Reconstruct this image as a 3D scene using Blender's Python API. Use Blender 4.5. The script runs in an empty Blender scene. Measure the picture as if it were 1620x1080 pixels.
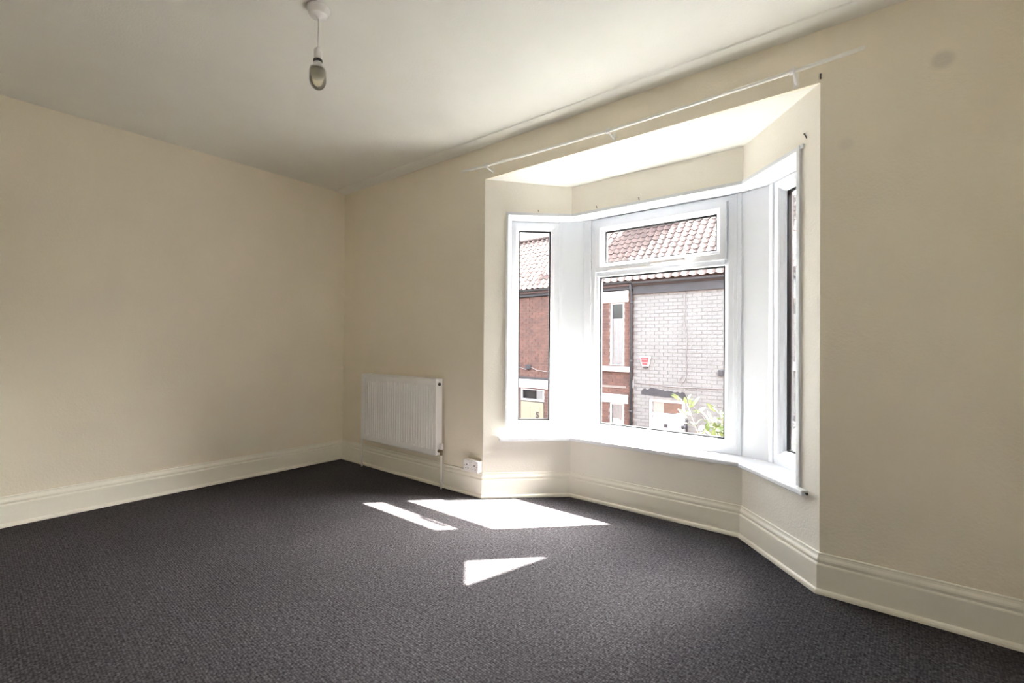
import bpy, bmesh, math, random
from mathutils import Vector, Matrix

random.seed(7)
SC = bpy.context.scene
COL = SC.collection
R = math.radians

# ------------------------------------------------------------------ camera
F_PX, YAW, PITCH, ROLL, CAM_H = 737.83, R(38.483), R(0.479), R(0.428), 1.1162
fw = Vector((-math.sin(YAW) * math.cos(PITCH), math.cos(YAW) * math.cos(PITCH), math.sin(PITCH)))
rt = Vector((math.cos(YAW), math.sin(YAW), 0))
up = rt.cross(fw)
rt2 = rt * math.cos(ROLL) + up * math.sin(ROLL)
up2 = -rt * math.sin(ROLL) + up * math.cos(ROLL)
CAM = Vector((0, 0, CAM_H))
cd = bpy.data.cameras.new('camera')
cd.sensor_width = 36.0
cd.lens = F_PX / 1620 * 36
cd.clip_start = 0.02
cd.clip_end = 300
cam = bpy.data.objects.new('camera', cd)
COL.objects.link(cam)
cam.matrix_world = Matrix(((rt2.x, up2.x, -fw.x, CAM.x), (rt2.y, up2.y, -fw.y, CAM.y), (rt2.z, up2.z, -fw.z, CAM.z), (0, 0, 0, 1)))
SC.camera = cam

# ------------------------------------------------------------------ light
SUN_VEC = Vector((0.64, 0.66, 1.0)).normalized()      # towards the sun
SUN_STRENGTH = 55.0
SKY_STRENGTH = 0.88
SKY_SAT = 0.35
EXPOSURE = 2.82
world = bpy.data.worlds.new('sky')
SC.world = world
world.use_nodes = True
wn = world.node_tree
wn.nodes.clear()
sky = wn.nodes.new('ShaderNodeTexSky')
sky.sky_type = 'NISHITA'
sky.sun_disc = False
sky.sun_elevation = math.asin(SUN_VEC.z)
sky.sun_rotation = math.atan2(SUN_VEC.x, SUN_VEC.y)
sky.air_density = 1.0
sky.dust_density = 10.0
hs = wn.nodes.new('ShaderNodeHueSaturation')
hs.inputs['Saturation'].default_value = SKY_SAT
bg = wn.nodes.new('ShaderNodeBackground')
bg.inputs['Strength'].default_value = SKY_STRENGTH
wo = wn.nodes.new('ShaderNodeOutputWorld')
wn.links.new(sky.outputs[0], hs.inputs['Color'])
wn.links.new(hs.outputs[0], bg.inputs['Color'])
wn.links.new(bg.outputs[0], wo.inputs['Surface'])
sl = bpy.data.lights.new('sun', 'SUN')
sl.energy = SUN_STRENGTH
sl.angle = R(0.53)
sl.color = (1.0, 0.95, 0.86)
so = bpy.data.objects.new('sun', sl)
COL.objects.link(so)
so.rotation_euler = SUN_VEC.to_track_quat('Z', 'Y').to_euler()
so.location = (6, 7, 12)

SC.view_settings.view_transform = 'Standard'
SC.view_settings.look = 'None'
SC.view_settings.exposure = EXPOSURE
SC.view_settings.gamma = 1.0
SC.view_settings.use_curve_mapping = False
try:
    SC.cycles.use_denoising = True
    SC.cycles.max_bounces = 14
    SC.cycles.diffuse_bounces = 10
    SC.cycles.glossy_bounces = 4
    SC.cycles.transparent_max_bounces = 24
    SC.cycles.sample_clamp_indirect = 8.0
    SC.cycles.caustics_reflective = False
    SC.cycles.caustics_refractive = False
except Exception:
    pass

# ------------------------------------------------------------------ materials
MATS = {}


def mat(name, col, rough=0.6, var=0.0, scale=8.0, bump=0.0, bscale=60.0, metal=0.0, col2=None, spec=0.5, detail=3.0, bdist=0.01):
    m = bpy.data.materials.new(name)
    m.use_nodes = True
    nt = m.node_tree
    b = nt.nodes['Principled BSDF']
    b.inputs['Roughness'].default_value = rough
    b.inputs['Metallic'].default_value = metal
    b.inputs['Specular IOR Level'].default_value = spec
    geo = nt.nodes.new('ShaderNodeNewGeometry')
    if col2 is None:
        col2 = tuple(max(0, c * (1 - var)) for c in col)
    n = nt.nodes.new('ShaderNodeTexNoise')
    n.inputs['Scale'].default_value = scale
    n.inputs['Detail'].default_value = detail
    nt.links.new(geo.outputs['Position'], n.inputs['Vector'])
    r = nt.nodes.new('ShaderNodeValToRGB')
    r.color_ramp.elements[0].position = 0.35
    r.color_ramp.elements[1].position = 0.65
    r.color_ramp.elements[0].color = (*col2, 1)
    r.color_ramp.elements[1].color = (*col, 1)
    nt.links.new(n.outputs['Fac'], r.inputs['Fac'])
    nt.links.new(r.outputs['Color'], b.inputs['Base Color'])
    if bump > 0:
        n2 = nt.nodes.new('ShaderNodeTexNoise')
        n2.inputs['Scale'].default_value = bscale
        n2.inputs['Detail'].default_value = 2
        nt.links.new(geo.outputs['Position'], n2.inputs['Vector'])
        bp = nt.nodes.new('ShaderNodeBump')
        bp.inputs['Strength'].default_value = bump
        bp.inputs['Distance'].default_value = bdist
        nt.links.new(n2.outputs['Fac'], bp.inputs['Height'])
        nt.links.new(bp.outputs['Normal'], b.inputs['Normal'])
    MATS[name] = m
    return m


def glass_mat(name, tint=(1, 1, 1), refl=0.6):
    m = bpy.data.materials.new(name)
    m.use_nodes = True
    nt = m.node_tree
    nt.nodes.clear()
    o = nt.nodes.new('ShaderNodeOutputMaterial')
    t = nt.nodes.new('ShaderNodeBsdfTransparent')
    t.inputs['Color'].default_value = (*tint, 1)
    g = nt.nodes.new('ShaderNodeBsdfGlossy')
    g.inputs['Roughness'].default_value = 0.01
    fr = nt.nodes.new('ShaderNodeFresnel')
    fr.inputs['IOR'].default_value = 1.45
    mu = nt.nodes.new('ShaderNodeMath')
    mu.operation = 'MULTIPLY'
    mu.inputs[1].default_value = refl
    mx = nt.nodes.new('ShaderNodeMixShader')
    nt.links.new(fr.outputs[0], mu.inputs[0])
    nt.links.new(mu.outputs[0], mx.inputs[0])
    nt.links.new(t.outputs[0], mx.inputs[1])
    nt.links.new(g.outputs[0], mx.inputs[2])
    nt.links.new(mx.outputs[0], o.inputs['Surface'])
    MATS[name] = m
    return m


def paint_wall_mat(name, col, spots=()):
    """emulsion paint with a faint roller texture and a few scuff stains (world positions)"""
    m = mat(name, col, rough=0.55, var=0.035, scale=2.2, bump=0.25, bscale=95.0, spec=0.25, bdist=0.006)
    nt = m.node_tree
    b = nt.nodes['Principled BSDF']
    src = b.inputs['Base Color'].links[0].from_socket
    geo = [n for n in nt.nodes if n.type == 'NEW_GEOMETRY'][0]
    for (p, rad, k) in spots:
        d = nt.nodes.new('ShaderNodeVectorMath')
        d.operation = 'DISTANCE'
        d.inputs[1].default_value = p
        nt.links.new(geo.outputs['Position'], d.inputs[0])
        mr = nt.nodes.new('ShaderNodeMapRange')
        mr.interpolation_type = 'SMOOTHSTEP'
        mr.inputs['From Min'].default_value = rad * 0.35
        mr.inputs['From Max'].default_value = rad
        mr.inputs['To Min'].default_value = k
        mr.inputs['To Max'].default_value = 0.0
        nt.links.new(d.outputs['Value'], mr.inputs['Value'])
        mx = nt.nodes.new('ShaderNodeMix')
        mx.data_type = 'RGBA'
        mx.inputs['B'].default_value = (0.30, 0.27, 0.25, 1)
        nt.links.new(mr.outputs[0], mx.inputs['Factor'])
        nt.links.new(src, mx.inputs['A'])
        src = mx.outputs['Result']
    nt.links.new(src, b.inputs['Base Color'])
    return m


WALLCOL = (0.89, 0.824, 0.698)
paint_wall_mat('wall_paint', WALLCOL, spots=[((0.19, 2.561, 2.29), 0.05, 0.28), ((-0.13, 2.561, 2.03), 0.04, 0.10)])
paint_wall_mat('bay_paint', (0.915, 0.88, 0.805))
paint_wall_mat('ceiling_paint', (0.815, 0.805, 0.755))
mat('gloss_paint', (0.92, 0.885, 0.79), rough=0.32, var=0.03, scale=3, bump=0.05, bscale=30)
mat('pvc_white', (0.75, 0.772, 0.81), rough=0.28, var=0.02, scale=2)
mat('sill_white', (0.83, 0.845, 0.875), rough=0.25, var=0.02, scale=2)
mat('gasket_black', (0.012, 0.013, 0.015), rough=0.5)
mat('rad_white', (0.93, 0.925, 0.92), rough=0.35, var=0.03, scale=4)
mat('rod_white', (0.90, 0.885, 0.84), rough=0.35, var=0.03, scale=6)
mat('plastic_white', (0.84, 0.82, 0.82), rough=0.35, var=0.02, scale=6)
mat('socket_slot', (0.03, 0.03, 0.03), rough=0.5)
mat('brass', (0.34, 0.27, 0.16), rough=0.3, metal=1.0, var=0.2, scale=40)
mat('dark_metal', (0.10, 0.10, 0.10), rough=0.4, metal=0.6, var=0.2, scale=40)
mat('holder_dark', (0.05, 0.045, 0.04), rough=0.5)
glass_mat('window_glass', (0.97, 0.985, 0.98), 0.55)
glass_mat('bulb_glass', (0.96, 0.93, 0.83), 0.9)
mat('bulb_base', (0.62, 0.62, 0.62), rough=0.35, var=0.05)

# carpet: grey-brown loop pile laid in fine rows
m = bpy.data.materials.new('carpet')
m.use_nodes = True
nt = m.node_tree
b = nt.nodes['Principled BSDF']
b.inputs['Roughness'].default_value = 0.95
b.inputs['Specular IOR Level'].default_value = 0.08
geo = nt.nodes.new('ShaderNodeNewGeometry')
mp = nt.nodes.new('ShaderNodeMapping')
mp.inputs['Rotation'].default_value = (0, 0, R(2))
nt.links.new(geo.outputs['Position'], mp.inputs['Vector'])
vo = nt.nodes.new('ShaderNodeTexVoronoi')
vo.inputs['Scale'].default_value = 105
vo.inputs['Randomness'].default_value = 0.45
nt.links.new(mp.outputs[0], vo.inputs['Vector'])
n1 = nt.nodes.new('ShaderNodeTexNoise')
n1.inputs['Scale'].default_value = 85
n1.inputs['Detail'].default_value = 4
nt.links.new(mp.outputs[0], n1.inputs['Vector'])
n2 = nt.nodes.new('ShaderNodeTexNoise')
n2.inputs['Scale'].default_value = 1.7
n2.inputs['Detail'].default_value = 4
nt.links.new(mp.outputs[0], n2.inputs['Vector'])
rp = nt.nodes.new('ShaderNodeValToRGB')
rp.color_ramp.elements[0].position = 0.30
rp.color_ramp.elements[1].position = 0.72
rp.color_ramp.elements[0].color = (0.033, 0.029, 0.032, 1)
rp.color_ramp.elements[1].color = (0.128, 0.119, 0.130, 1)
nt.links.new(n1.outputs['Fac'], rp.inputs['Fac'])
mr = nt.nodes.new('ShaderNodeMapRange')
mr.inputs['From Min'].default_value = 0.0
mr.inputs['From Max'].default_value = 0.75
mr.inputs['To Min'].default_value = 1.25
mr.inputs['To Max'].default_value = 0.45
nt.links.new(vo.outputs['Distance'], mr.inputs['Value'])
mr2 = nt.nodes.new('ShaderNodeMapRange')
mr2.inputs['From Min'].default_value = 0.3
mr2.inputs['From Max'].default_value = 0.7
mr2.inputs['To Min'].default_value = 0.88
mr2.inputs['To Max'].default_value = 1.08
nt.links.new(n2.outputs['Fac'], mr2.inputs['Value'])
mm = nt.nodes.new('ShaderNodeMath')
mm.operation = 'MULTIPLY'
nt.links.new(mr.outputs[0], mm.inputs[0])
nt.links.new(mr2.outputs[0], mm.inputs[1])
vm = nt.nodes.new('ShaderNodeVectorMath')
vm.operation = 'SCALE'
nt.links.new(rp.outputs['Color'], vm.inputs[0])
nt.links.new(mm.outputs[0], vm.inputs['Scale'])
nt.links.new(vm.outputs[0], b.inputs['Base Color'])
bp = nt.nodes.new('ShaderNodeBump')
bp.inputs['Strength'].default_value = 0.6
bp.inputs['Distance'].default_value = 0.004
bp.invert = True
nt.links.new(vo.outputs['Distance'], bp.inputs['Height'])
nt.links.new(bp.outputs['Normal'], b.inputs['Normal'])
MATS['carpet'] = m

# outdoors
mat('red_brick', (0.080, 0.039, 0.029), rough=0.9, col2=(0.044, 0.022, 0.018), scale=5.5, bump=0.3, bscale=60, detail=5)
mat('soot_brick', (0.11, 0.05, 0.038), rough=0.95, var=0.4, scale=6, bump=0.3, bscale=40)
mat('mortar', (0.125, 0.107, 0.096), rough=0.95, var=0.25, scale=6)
mat('painted_brick', (0.116, 0.117, 0.115), rough=0.85, var=0.10, scale=2.5, bump=0.2, bscale=40)
mat('painted_joint', (0.096, 0.096, 0.095), rough=0.9, var=0.18, scale=3)
mat('roof_tile', (0.058, 0.041, 0.038), rough=0.95, col2=(0.040, 0.030, 0.028), spec=0.15, scale=3.5, detail=5)
mat('stone_white', (0.36, 0.36, 0.36), rough=0.7, var=0.06, scale=3)
mat('fascia_black', (0.014, 0.0145, 0.018), rough=0.7, var=0.45, scale=5, detail=5)
mat('black_paint', (0.018, 0.018, 0.022), rough=0.8, var=0.4, scale=9)
mat('far_frame', (0.32, 0.32, 0.33), rough=0.4, var=0.03)
mat('far_door', (0.22, 0.22, 0.245), rough=0.4, var=0.03)
mat('cream_door', (0.165, 0.145, 0.10), rough=0.5, var=0.06, scale=4)
mat('room_dark', (0.07, 0.073, 0.07), rough=0.9, var=0.4, scale=3)
mat('curtain', (0.62, 0.63, 0.63), rough=0.9, var=0.1, scale=10)
mat('blind', (0.10, 0.10, 0.097), rough=0.9, var=0.3, scale=4)
mat('cable_grey', (0.12, 0.11, 0.11), rough=0.7)
mat('alarm_red', (0.17, 0.014, 0.02), rough=0.5, var=0.1)
mat('alarm_white', (0.45, 0.44, 0.44), rough=0.5)
mat('asphalt', (0.042, 0.042, 0.044), rough=0.95, var=0.3, scale=20)
mat('concrete_flags', (0.15, 0.145, 0.135), rough=0.95, var=0.2, scale=5)
mat('paving', (0.10, 0.097, 0.092), rough=0.95, var=0.25, scale=6)
mat('leaf', (0.10, 0.135, 0.045), rough=0.55, col2=(0.045, 0.075, 0.025), scale=9)
mat('twig', (0.17, 0.12, 0.08), rough=0.9, var=0.3, scale=20)
mat('chimney_pot', (0.34, 0.16, 0.10), rough=0.9, var=0.3)
mat('lead', (0.16, 0.17, 0.19), rough=0.6, var=0.2)
glass_mat('far_glass', (0.85, 0.87, 0.88), 1.2)


# ------------------------------------------------------------------ mesh helpers
class MB:
    def __init__(self):
        self.v = []
        self.f = []
        self.sm = []

    def add(self, vs, fs, smooth=False):
        o = len(self.v)
        self.v += [tuple(v) for v in vs]
        self.f += [tuple(i + o for i in f) for f in fs]
        self.sm += [smooth] * len(fs)
        return self

    def box(self, x0, x1, y0, y1, z0, z1):
        vs = [(x0, y0, z0), (x1, y0, z0), (x1, y1, z0), (x0, y1, z0), (x0, y0, z1), (x1, y0, z1), (x1, y1, z1), (x0, y1, z1)]
        return self.add(vs, [(0, 3, 2, 1), (4, 5, 6, 7), (0, 1, 5, 4), (1, 2, 6, 5), (2, 3, 7, 6), (3, 0, 4, 7)])

    def prism(self, poly, z0, z1):
        """vertical prism from a ccw xy polygon; z0 / z1 numbers or per-vertex lists"""
        n = len(poly)
        a = z0 if isinstance(z0, (list, tuple)) else [z0] * n
        c = z1 if isinstance(z1, (list, tuple)) else [z1] * n
        vs = [(p[0], p[1], a[i]) for i, p in enumerate(poly)] + [(p[0], p[1], c[i]) for i, p in enumerate(poly)]
        fs = [tuple(reversed(range(n))), tuple(range(n, 2 * n))]
        fs += [(i, (i + 1) % n, n + (i + 1) % n, n + i) for i in range(n)]
        return self.add(vs, fs)

    def hexa(self, pts):
        """8 points, bottom 4 ccw then top 4"""
        return self.add(pts, [(0, 3, 2, 1), (4, 5, 6, 7), (0, 1, 5, 4), (1, 2, 6, 5), (2, 3, 7, 6), (3, 0, 4, 7)])

    def tube(self, path, r, n=10, caps=True):
        path = [Vector(p) for p in path]
        rs = r if isinstance(r, (list, tuple)) else [r] * len(path)
        vs = []
        prev = None
        for i, p in enumerate(path):
            if i == 0:
                t = path[1] - p
            elif i == len(path) - 1:
                t = p - path[i - 1]
            else:
                t = path[i + 1] - path[i - 1]
            t.normalize()
            if prev is None:
                a = Vector((0, 0, 1)) if abs(t.z) < 0.9 else Vector((1, 0, 0))
                u = t.cross(a).normalized()
            else:
                u = (prev - t * prev.dot(t)).normalized()
            prev = u
            w = t.cross(u)
            for k in range(n):
                an = 2 * math.pi * k / n
                vs.append(p + (u * math.cos(an) + w * math.sin(an)) * rs[i])
        fs = []
        for i in range(len(path) - 1):
            for k in range(n):
                k2 = (k + 1) % n
                fs.append((i * n + k, i * n + k2, (i + 1) * n + k2, (i + 1) * n + k))
        self.add(vs, fs, True)
        if caps:
            o = len(self.v) - len(vs)
            m_ = (len(path) - 1) * n
            self.f.append(tuple(o + k for k in reversed(range(n))))
            self.f.append(tuple(o + m_ + k for k in range(n)))
            self.sm += [False, False]
        return self

    def lathe(self, prof, c, n=24, axis='z'):
        """prof [(r, h)] around an axis through c"""
        vs = []
        for (r, h) in prof:
            for k in range(n):
                a = 2 * math.pi * k / n
                if axis == 'z':
                    vs.append((c[0] + r * math.cos(a), c[1] + r * math.sin(a), c[2] + h))
                elif axis == 'y':
                    vs.append((c[0] + r * math.cos(a), c[1] + h, c[2] + r * math.sin(a)))
                else:
                    vs.append((c[0] + h, c[1] + r * math.cos(a), c[2] + r * math.sin(a)))
        fs = []
        for i in range(len(prof) - 1):
            for k in range(n):
                k2 = (k + 1) % n
                fs.append((i * n + k, i * n + k2, (i + 1) * n + k2, (i + 1) * n + k))
        self.add(vs, fs, True)
        o = len(self.v) - len(vs)
        e = (len(prof) - 1) * n
        if prof[0][0] > 1e-4:
            self.f.append(tuple(o + k for k in range(n)))
            self.sm.append(False)
        if prof[-1][0] > 1e-4:
            self.f.append(tuple(o + e + k for k in range(n)))
            self.sm.append(False)
        return self

    def mesh(self, name, material, fix=True):
        me = bpy.data.meshes.new(name)
        me.from_pydata(self.v, [], self.f)
        me.polygons.foreach_set('use_smooth', self.sm)
        if fix:
            bm = bmesh.new()
            bm.from_mesh(me)
            bmesh.ops.recalc_face_normals(bm, faces=bm.faces)
            bm.to_mesh(me)
            bm.free()
        me.materials.append(MATS[material])
        me.update()
        return me

    def build(self, name, material, parent=None, bevel=0.0, fix=True):
        o = bpy.data.objects.new(name, self.mesh(name, material, fix))
        link(o, parent)
        if bevel:
            md = o.modifiers.new('bevel', 'BEVEL')
            md.width = bevel
            md.segments = 2
            md.limit_method = 'ANGLE'
            md.angle_limit = R(40)
        return o


def link(o, parent=None):
    COL.objects.link(o)
    if parent is not None:
        o.parent = parent
        off = Vector(parent.location)
        if parent.parent is not None:
            off += Vector(parent.parent.location) + parent.matrix_parent_inverse.translation
        o.matrix_parent_inverse = Matrix.Translation(-off)
    return o


def empty(name, loc, label=None, cat=None, group=None, kind=None):
    o = bpy.data.objects.new(name, None)
    o.empty_display_size = 0.1
    o.location = loc
    COL.objects.link(o)
    return tag(o, label, cat, group, kind)


def tag(o, label=None, cat=None, group=None, kind=None):
    for k, v in (('label', label), ('category', cat), ('group', group), ('kind', kind)):
        if v:
            o[k] = v
    return o


def project(P):
    d = Vector(P) - CAM
    z = d.dot(fw)
    return (810 + F_PX * d.dot(rt2) / z, 540 - F_PX * d.dot(up2) / z)


PANES_PX = [(815, 355, 878, 672), (940, 335, 1150, 700), (1230, 285, 1268, 730)]


def seen(P, pad=3):
    x, y = project(P)
    return any(a - pad < x < c + pad and b_ - pad < y < d + pad for a, b_, c, d in PANES_PX)


def scatter(name, base_v, base_f, places, material, parent, cap=300, smooth=False, rest_name=None):
    """places: list of 4x4 matrices; those that show through the panes become parts of their own (up to cap), the rest one stuff part"""
    vis = [M for M in places if seen(M.translation)]
    vis.sort(key=lambda M: (M.translation - CAM).length)
    top = vis[:cap]
    ids = set(id(M) for M in top)
    rest = [M for M in places if id(M) not in ids]
    mb = MB()
    mb.add(base_v, base_f, smooth)
    me = mb.mesh(name, material)
    for M in top:
        o = bpy.data.objects.new(name, me)
        link(o, parent)
        loc, rot, sca = M.decompose()
        o.location = loc
        o.rotation_euler = rot.to_euler()
        o.scale = sca
    if rest:
        mb = MB()
        bv = [Vector(v) for v in base_v]
        for M in rest:
            mb.add([M @ v for v in bv], base_f, smooth)
        o = mb.build(rest_name or name, material, parent, fix=False)
        o['kind'] = 'stuff'


# ------------------------------------------------------------------ room shell
XL, YW, H = -4.154, 2.561, 2.6
XR, YB = 0.52, -0.32
B1, B2, B3, B4 = Vector((-2.3006, YW)), Vector((-1.8281, 3.010)), Vector((-0.6495, 3.010)), Vector((-0.2267, YW))
ZO, ZI = 2.341, 2.306       # bay ceiling: at the opening, at the window side
Z_SILL, Z_HEAD = 0.440, 2.082
D_FR = 0.16                 # frames stand this far out from the plaster


class Side:
    """a bay side: s along it, off outward from the plaster"""

    def __init__(self, A, Bq):
        self.A = A
        self.e = (Bq - A).normalized()
        self.n = Vector((-self.e.y, self.e.x))
        self.len = (Bq - A).length

    def p2(self, s, off):
        return self.A + self.e * s + self.n * off

    def __call__(self, s, off, z):
        q = self.p2(s, off)
        return (q.x, q.y, z)


SL, SCN, SR = Side(B1, B2), Side(B2, B3), Side(B3, B4)


def meet(S1, S2, off1, off2=None):
    """corner of two bay sides at given offsets (xy)"""
    off2 = off1 if off2 is None else off2
    p, q = S1.p2(0, off1), S2.p2(0, off2)
    d = q - p
    den = S1.e.x * S2.e.y - S1.e.y * S2.e.x
    t = (d.x * S2.e.y - d.y * S2.e.x) / den
    return p + S1.e * t


TW = 0.26   # outer wall thickness
OL, OR_ = meet(SL, SCN, TW), meet(SCN, SR, TW)


def struct(mb, name, material, bevel=0.0, label=None):
    return tag(mb.build(name, material, None, bevel), label=label, kind='structure')


floor_poly = [(XL, YB), (XR, YB), (XR, YW), tuple(B4), tuple(B3), tuple(B2), tuple(B1), (XL, YW)]
struct(MB().prism(floor_poly, -0.15, 0.0), 'floor', 'carpet', label='dark grey-brown ribbed loop pile carpet')
struct(MB().box(XL - 0.2, XR + 0.2, YB - 0.2, YW + TW, H, H + 0.2), 'ceiling', 'ceiling_paint', label='plain off-white plaster ceiling')
struct(MB().box(XL - 0.2, XL, YB - 0.2, YW + TW, -0.15, H), 'wall_left', 'wall_paint', label='bare cream painted wall without openings')
struct(MB().box(XR, XR + 0.2, YB, YW + TW, -0.15, H), 'wall_right', 'bay_paint', label='cream painted side wall')
struct(MB().box(XL, XR + 0.2, YB - 0.2, YB, -0.15, H), 'wall_back', 'bay_paint', label='cream painted wall facing the bay')
mb = MB()
mb.box(XL, B1.x, YW, YW + TW, -0.15, H)
mb.box(B4.x, XR, YW, YW + TW, -0.15, H)
mb.box(B1.x, B4.x, YW, YW + 0.02, ZO, H)
mb.box(B1.x, B4.x, YW + 0.02, YW + TW, ZO + 0.12, H)
struct(mb, 'wall_front', 'wall_paint', label='cream painted wall around the bay opening')

# bay walls: below the sill, above the window head, and the piers at the room ends
mb = MB()
pl0, pl1 = SL.p2(0, 0), SL.p2(0.168, 0)
a0, a1 = SL.p2(0, TW), SL.p2(0.168, TW)
mb.prism([pl0, B2, OL, a0], -2.3, Z_SILL - 0.028)
mb.prism([pl0, B2, OL, a0], Z_HEAD + 0.012, 2.52)
mb.prism([pl0, pl1, a1, a0], Z_SILL - 0.028, Z_HEAD + 0.012)
struct(mb, 'wall_bay_left', 'bay_paint', label='cream painted splayed bay wall beside the socket')
mb = MB()
mb.prism([B2, B3, OR_, OL], -2.3, Z_SILL - 0.028)
mb.prism([B2, B3, OR_, OL], Z_HEAD + 0.012, 2.52)
struct(mb, 'wall_bay_centre', 'bay_paint', label='cream painted bay wall below and above the widest window')
mb = MB()
b0, b1 = SR.p2(SR.len, 0), SR.p2(0.492, 0)
c0, c1 = SR.p2(SR.len, TW), SR.p2(0.492, TW)
mb.prism([B3, b0, c0, OR_], -2.3, Z_SILL - 0.028)
mb.prism([B3, b0, c0, OR_], Z_HEAD + 0.012, 2.52)
mb.prism([b1, b0, c0, c1], Z_SILL - 0.028, Z_HEAD + 0.012)
struct(mb, 'wall_bay_right', 'bay_paint', label='cream painted splayed bay wall at the narrow window')
mb = MB()
mb.prism([SL.p2(0.028, 0), SR.p2(SR.len - 0.028, 0), B3, B2], [ZO - 0.0005, ZO - 0.0005, ZI, ZI], 2.45)
struct(mb, 'ceiling_bay', 'ceiling_paint', label='bright off-white bay ceiling')
mb = MB()
mb.prism([SL.p2(-0.1, 0.34), SR.p2(SR.len + 0.1, 0.34), meet(SCN, SR, 0.34), meet(SL, SCN, 0.34)], 2.50, 2.60)
struct(mb, 'trim_bay_roof', 'lead', label='grey lead bay roof outside')

# outside brick skin of this house
mb = MB()
mb.box(-9.0, B1.x - 0.28, YW + TW + 0.001, YW + TW + 0.10, -2.3, 3.0)
mb.box(B4.x + 0.28, 0.345, YW + TW + 0.001, YW + TW + 0.10, -2.3, 3.0)
mb.box(2.62, 6.0, YW + TW + 0.001, YW + TW + 0.10, -2.3, 3.0)
mb.box(B1.x - 0.28, B4.x + 0.28, YW + TW + 0.001, YW + TW + 0.10, 2.62, 3.0)
t0, t1 = TW + 0.001, TW + 0.09
pa, pb = SL.p2(-0.05, t0), SL.p2(-0.05, t1)
pc, pd = SR.p2(SR.len + 0.05, t0), SR.p2(SR.len + 0.05, t1)
for za_, zb_ in ((-2.3, 0.40), (2.32, 2.49)):
    mb.prism([pa, meet(SL, SCN, t0), meet(SL, SCN, t1), pb], za_, zb_)
    mb.prism([meet(SL, SCN, t0), meet(SCN, SR, t0), meet(SCN, SR, t1), meet(SL, SCN, t1)], za_, zb_)
    mb.prism([meet(SCN, SR, t0), pc, pd, meet(SCN, SR, t1)], za_, zb_)
mb.prism([pa, SL.p2(0.165, t0), SL.p2(0.165, t1), pb], 0.40, 2.32)
mb.prism([SR.p2(0.495, t0), pc, pd, SR.p2(0.495, t1)], 0.40, 2.32)
struct(mb, 'wall_outside', 'soot_brick', label='dark brick outer face of the house')

# shallow plaster strip along the front edge of the ceiling
mb = MB()
pr = [(YW, H - 0.016), (YW - 0.05, H - 0.015), (YW - 0.085, H - 0.012), (YW - 0.105, H - 0.006), (YW - 0.115, H + 0.004), (YW, H + 0.004)]
vs = [(XL, y, z) for y, z in pr] + [(XR, y, z) for y, z in pr]
n = len(pr)
mb.add(vs, [(i, (i + 1) % n, n + (i + 1) % n, n + i) for i in range(n)] + [tuple(range(n)), tuple(range(n, 2 * n))])
struct(mb, 'trim_1', 'ceiling_paint', label='shallow plaster ridge where ceiling meets window wall')

# skirting boards with a moulded top and a bead at the floor
loop = [Vector((XL, YB)), Vector((XL, YW)), B1, B2, B3, B4, Vector((XR, YW)), Vector((XR, YB))]
PROF = [(0, 0), (0.033, 0), (0.033, 0.010), (0.030, 0.018), (0.021, 0.023), (0.021, 0.127), (0.019, 0.131), (0.012, 0.134), (0.012, 0.140),
        (0.017, 0.143), (0.018, 0.149), (0.016, 0.156), (0.010, 0.165), (0.008, 0.173), (0.009, 0.178), (0.006, 0.181), (0, 0.181)]


def inset(i, d):
    p, a, c = loop[i], loop[i - 1], loop[(i + 1) % len(loop)]
    e1, e2 = (p - a).normalized(), (c - p).normalized()
    n1, n2 = Vector((e1.y, -e1.x)), Vector((e2.y, -e2.x))
    bi = n1 + n2
    return p + bi * (d / (bi.dot(n1)))


for i, nm in enumerate(['baseboard_left', 'baseboard_front_left', 'baseboard_bay_left', 'baseboard_bay_centre', 'baseboard_bay_right', 'baseboard_front_right', 'baseboard_right', 'baseboard_back']):
    j = (i + 1) % len(loop)
    vs = []
    for k in (i, j):
        for d, z in PROF:
            q = inset(k, d)
            vs.append((q.x, q.y, z))
    n = len(PROF)
    mb = MB().add(vs, [(q, (q + 1) % n, n + (q + 1) % n, n + q) for q in range(n)] + [tuple(range(n)), tuple(range(n, 2 * n))])
    struct(mb, nm, 'gloss_paint', label='cream gloss moulded skirting board')


# ------------------------------------------------------------------ bay windows
def ring(S, s0, s1, z0, z1, prof):
    """sweep a profile [(inset, off)] round a rectangle on a bay side, mitred"""
    mb = MB()
    n = len(prof)
    vs = []
    for c in range(4):
        for w, off in prof:
            s = s0 + w if c in (0, 3) else s1 - w
            z = z0 + w if c in (0, 1) else z1 - w
            vs.append(S(s, off, z))
    fs = []
    for c in range(4):
        c2 = (c + 1) % 4
        for k in range(n):
            k2 = (k + 1) % n
            fs.append((c * n + k, c * n + k2, c2 * n + k2, c2 * n + k))
    return mb.add(vs, fs)


def sbox(S, s0, s1, o0, o1, z0, z1, mb=None):
    mb = mb or MB()
    return mb.hexa([S(s0, o0, z0), S(s1, o0, z0), S(s1, o1, z0), S(s0, o1, z0), S(s0, o0, z1), S(s1, o0, z1), S(s1, o1, z1), S(s0, o1, z1)])


def frame_prof(w, o0, o1, bead=0.022):
    return [(0, o1), (0, o0), (w - bead - 0.004, o0), (w - bead, o0 + 0.006), (w - bead, o0 + 0.010), (w - 0.006, o0 + 0.020), (w, o0 + 0.028), (w, o1)]


def glazing(parent, S, s0, s1, z0, z1, o):
    """pane between s0..s1, z0..z1 with a black gasket round it"""
    ring(S, s0 - 0.004, s1 + 0.004, z0 - 0.004, z1 + 0.004, [(0, o - 0.007), (0.014, o - 0.007), (0.014, o + 0.012), (0, o + 0.012)]).build('gasket', 'gasket_black', parent)
    sbox(S, s0, s1, o, o + 0.004, z0, z1).build('pane', 'window_glass', parent)


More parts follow.
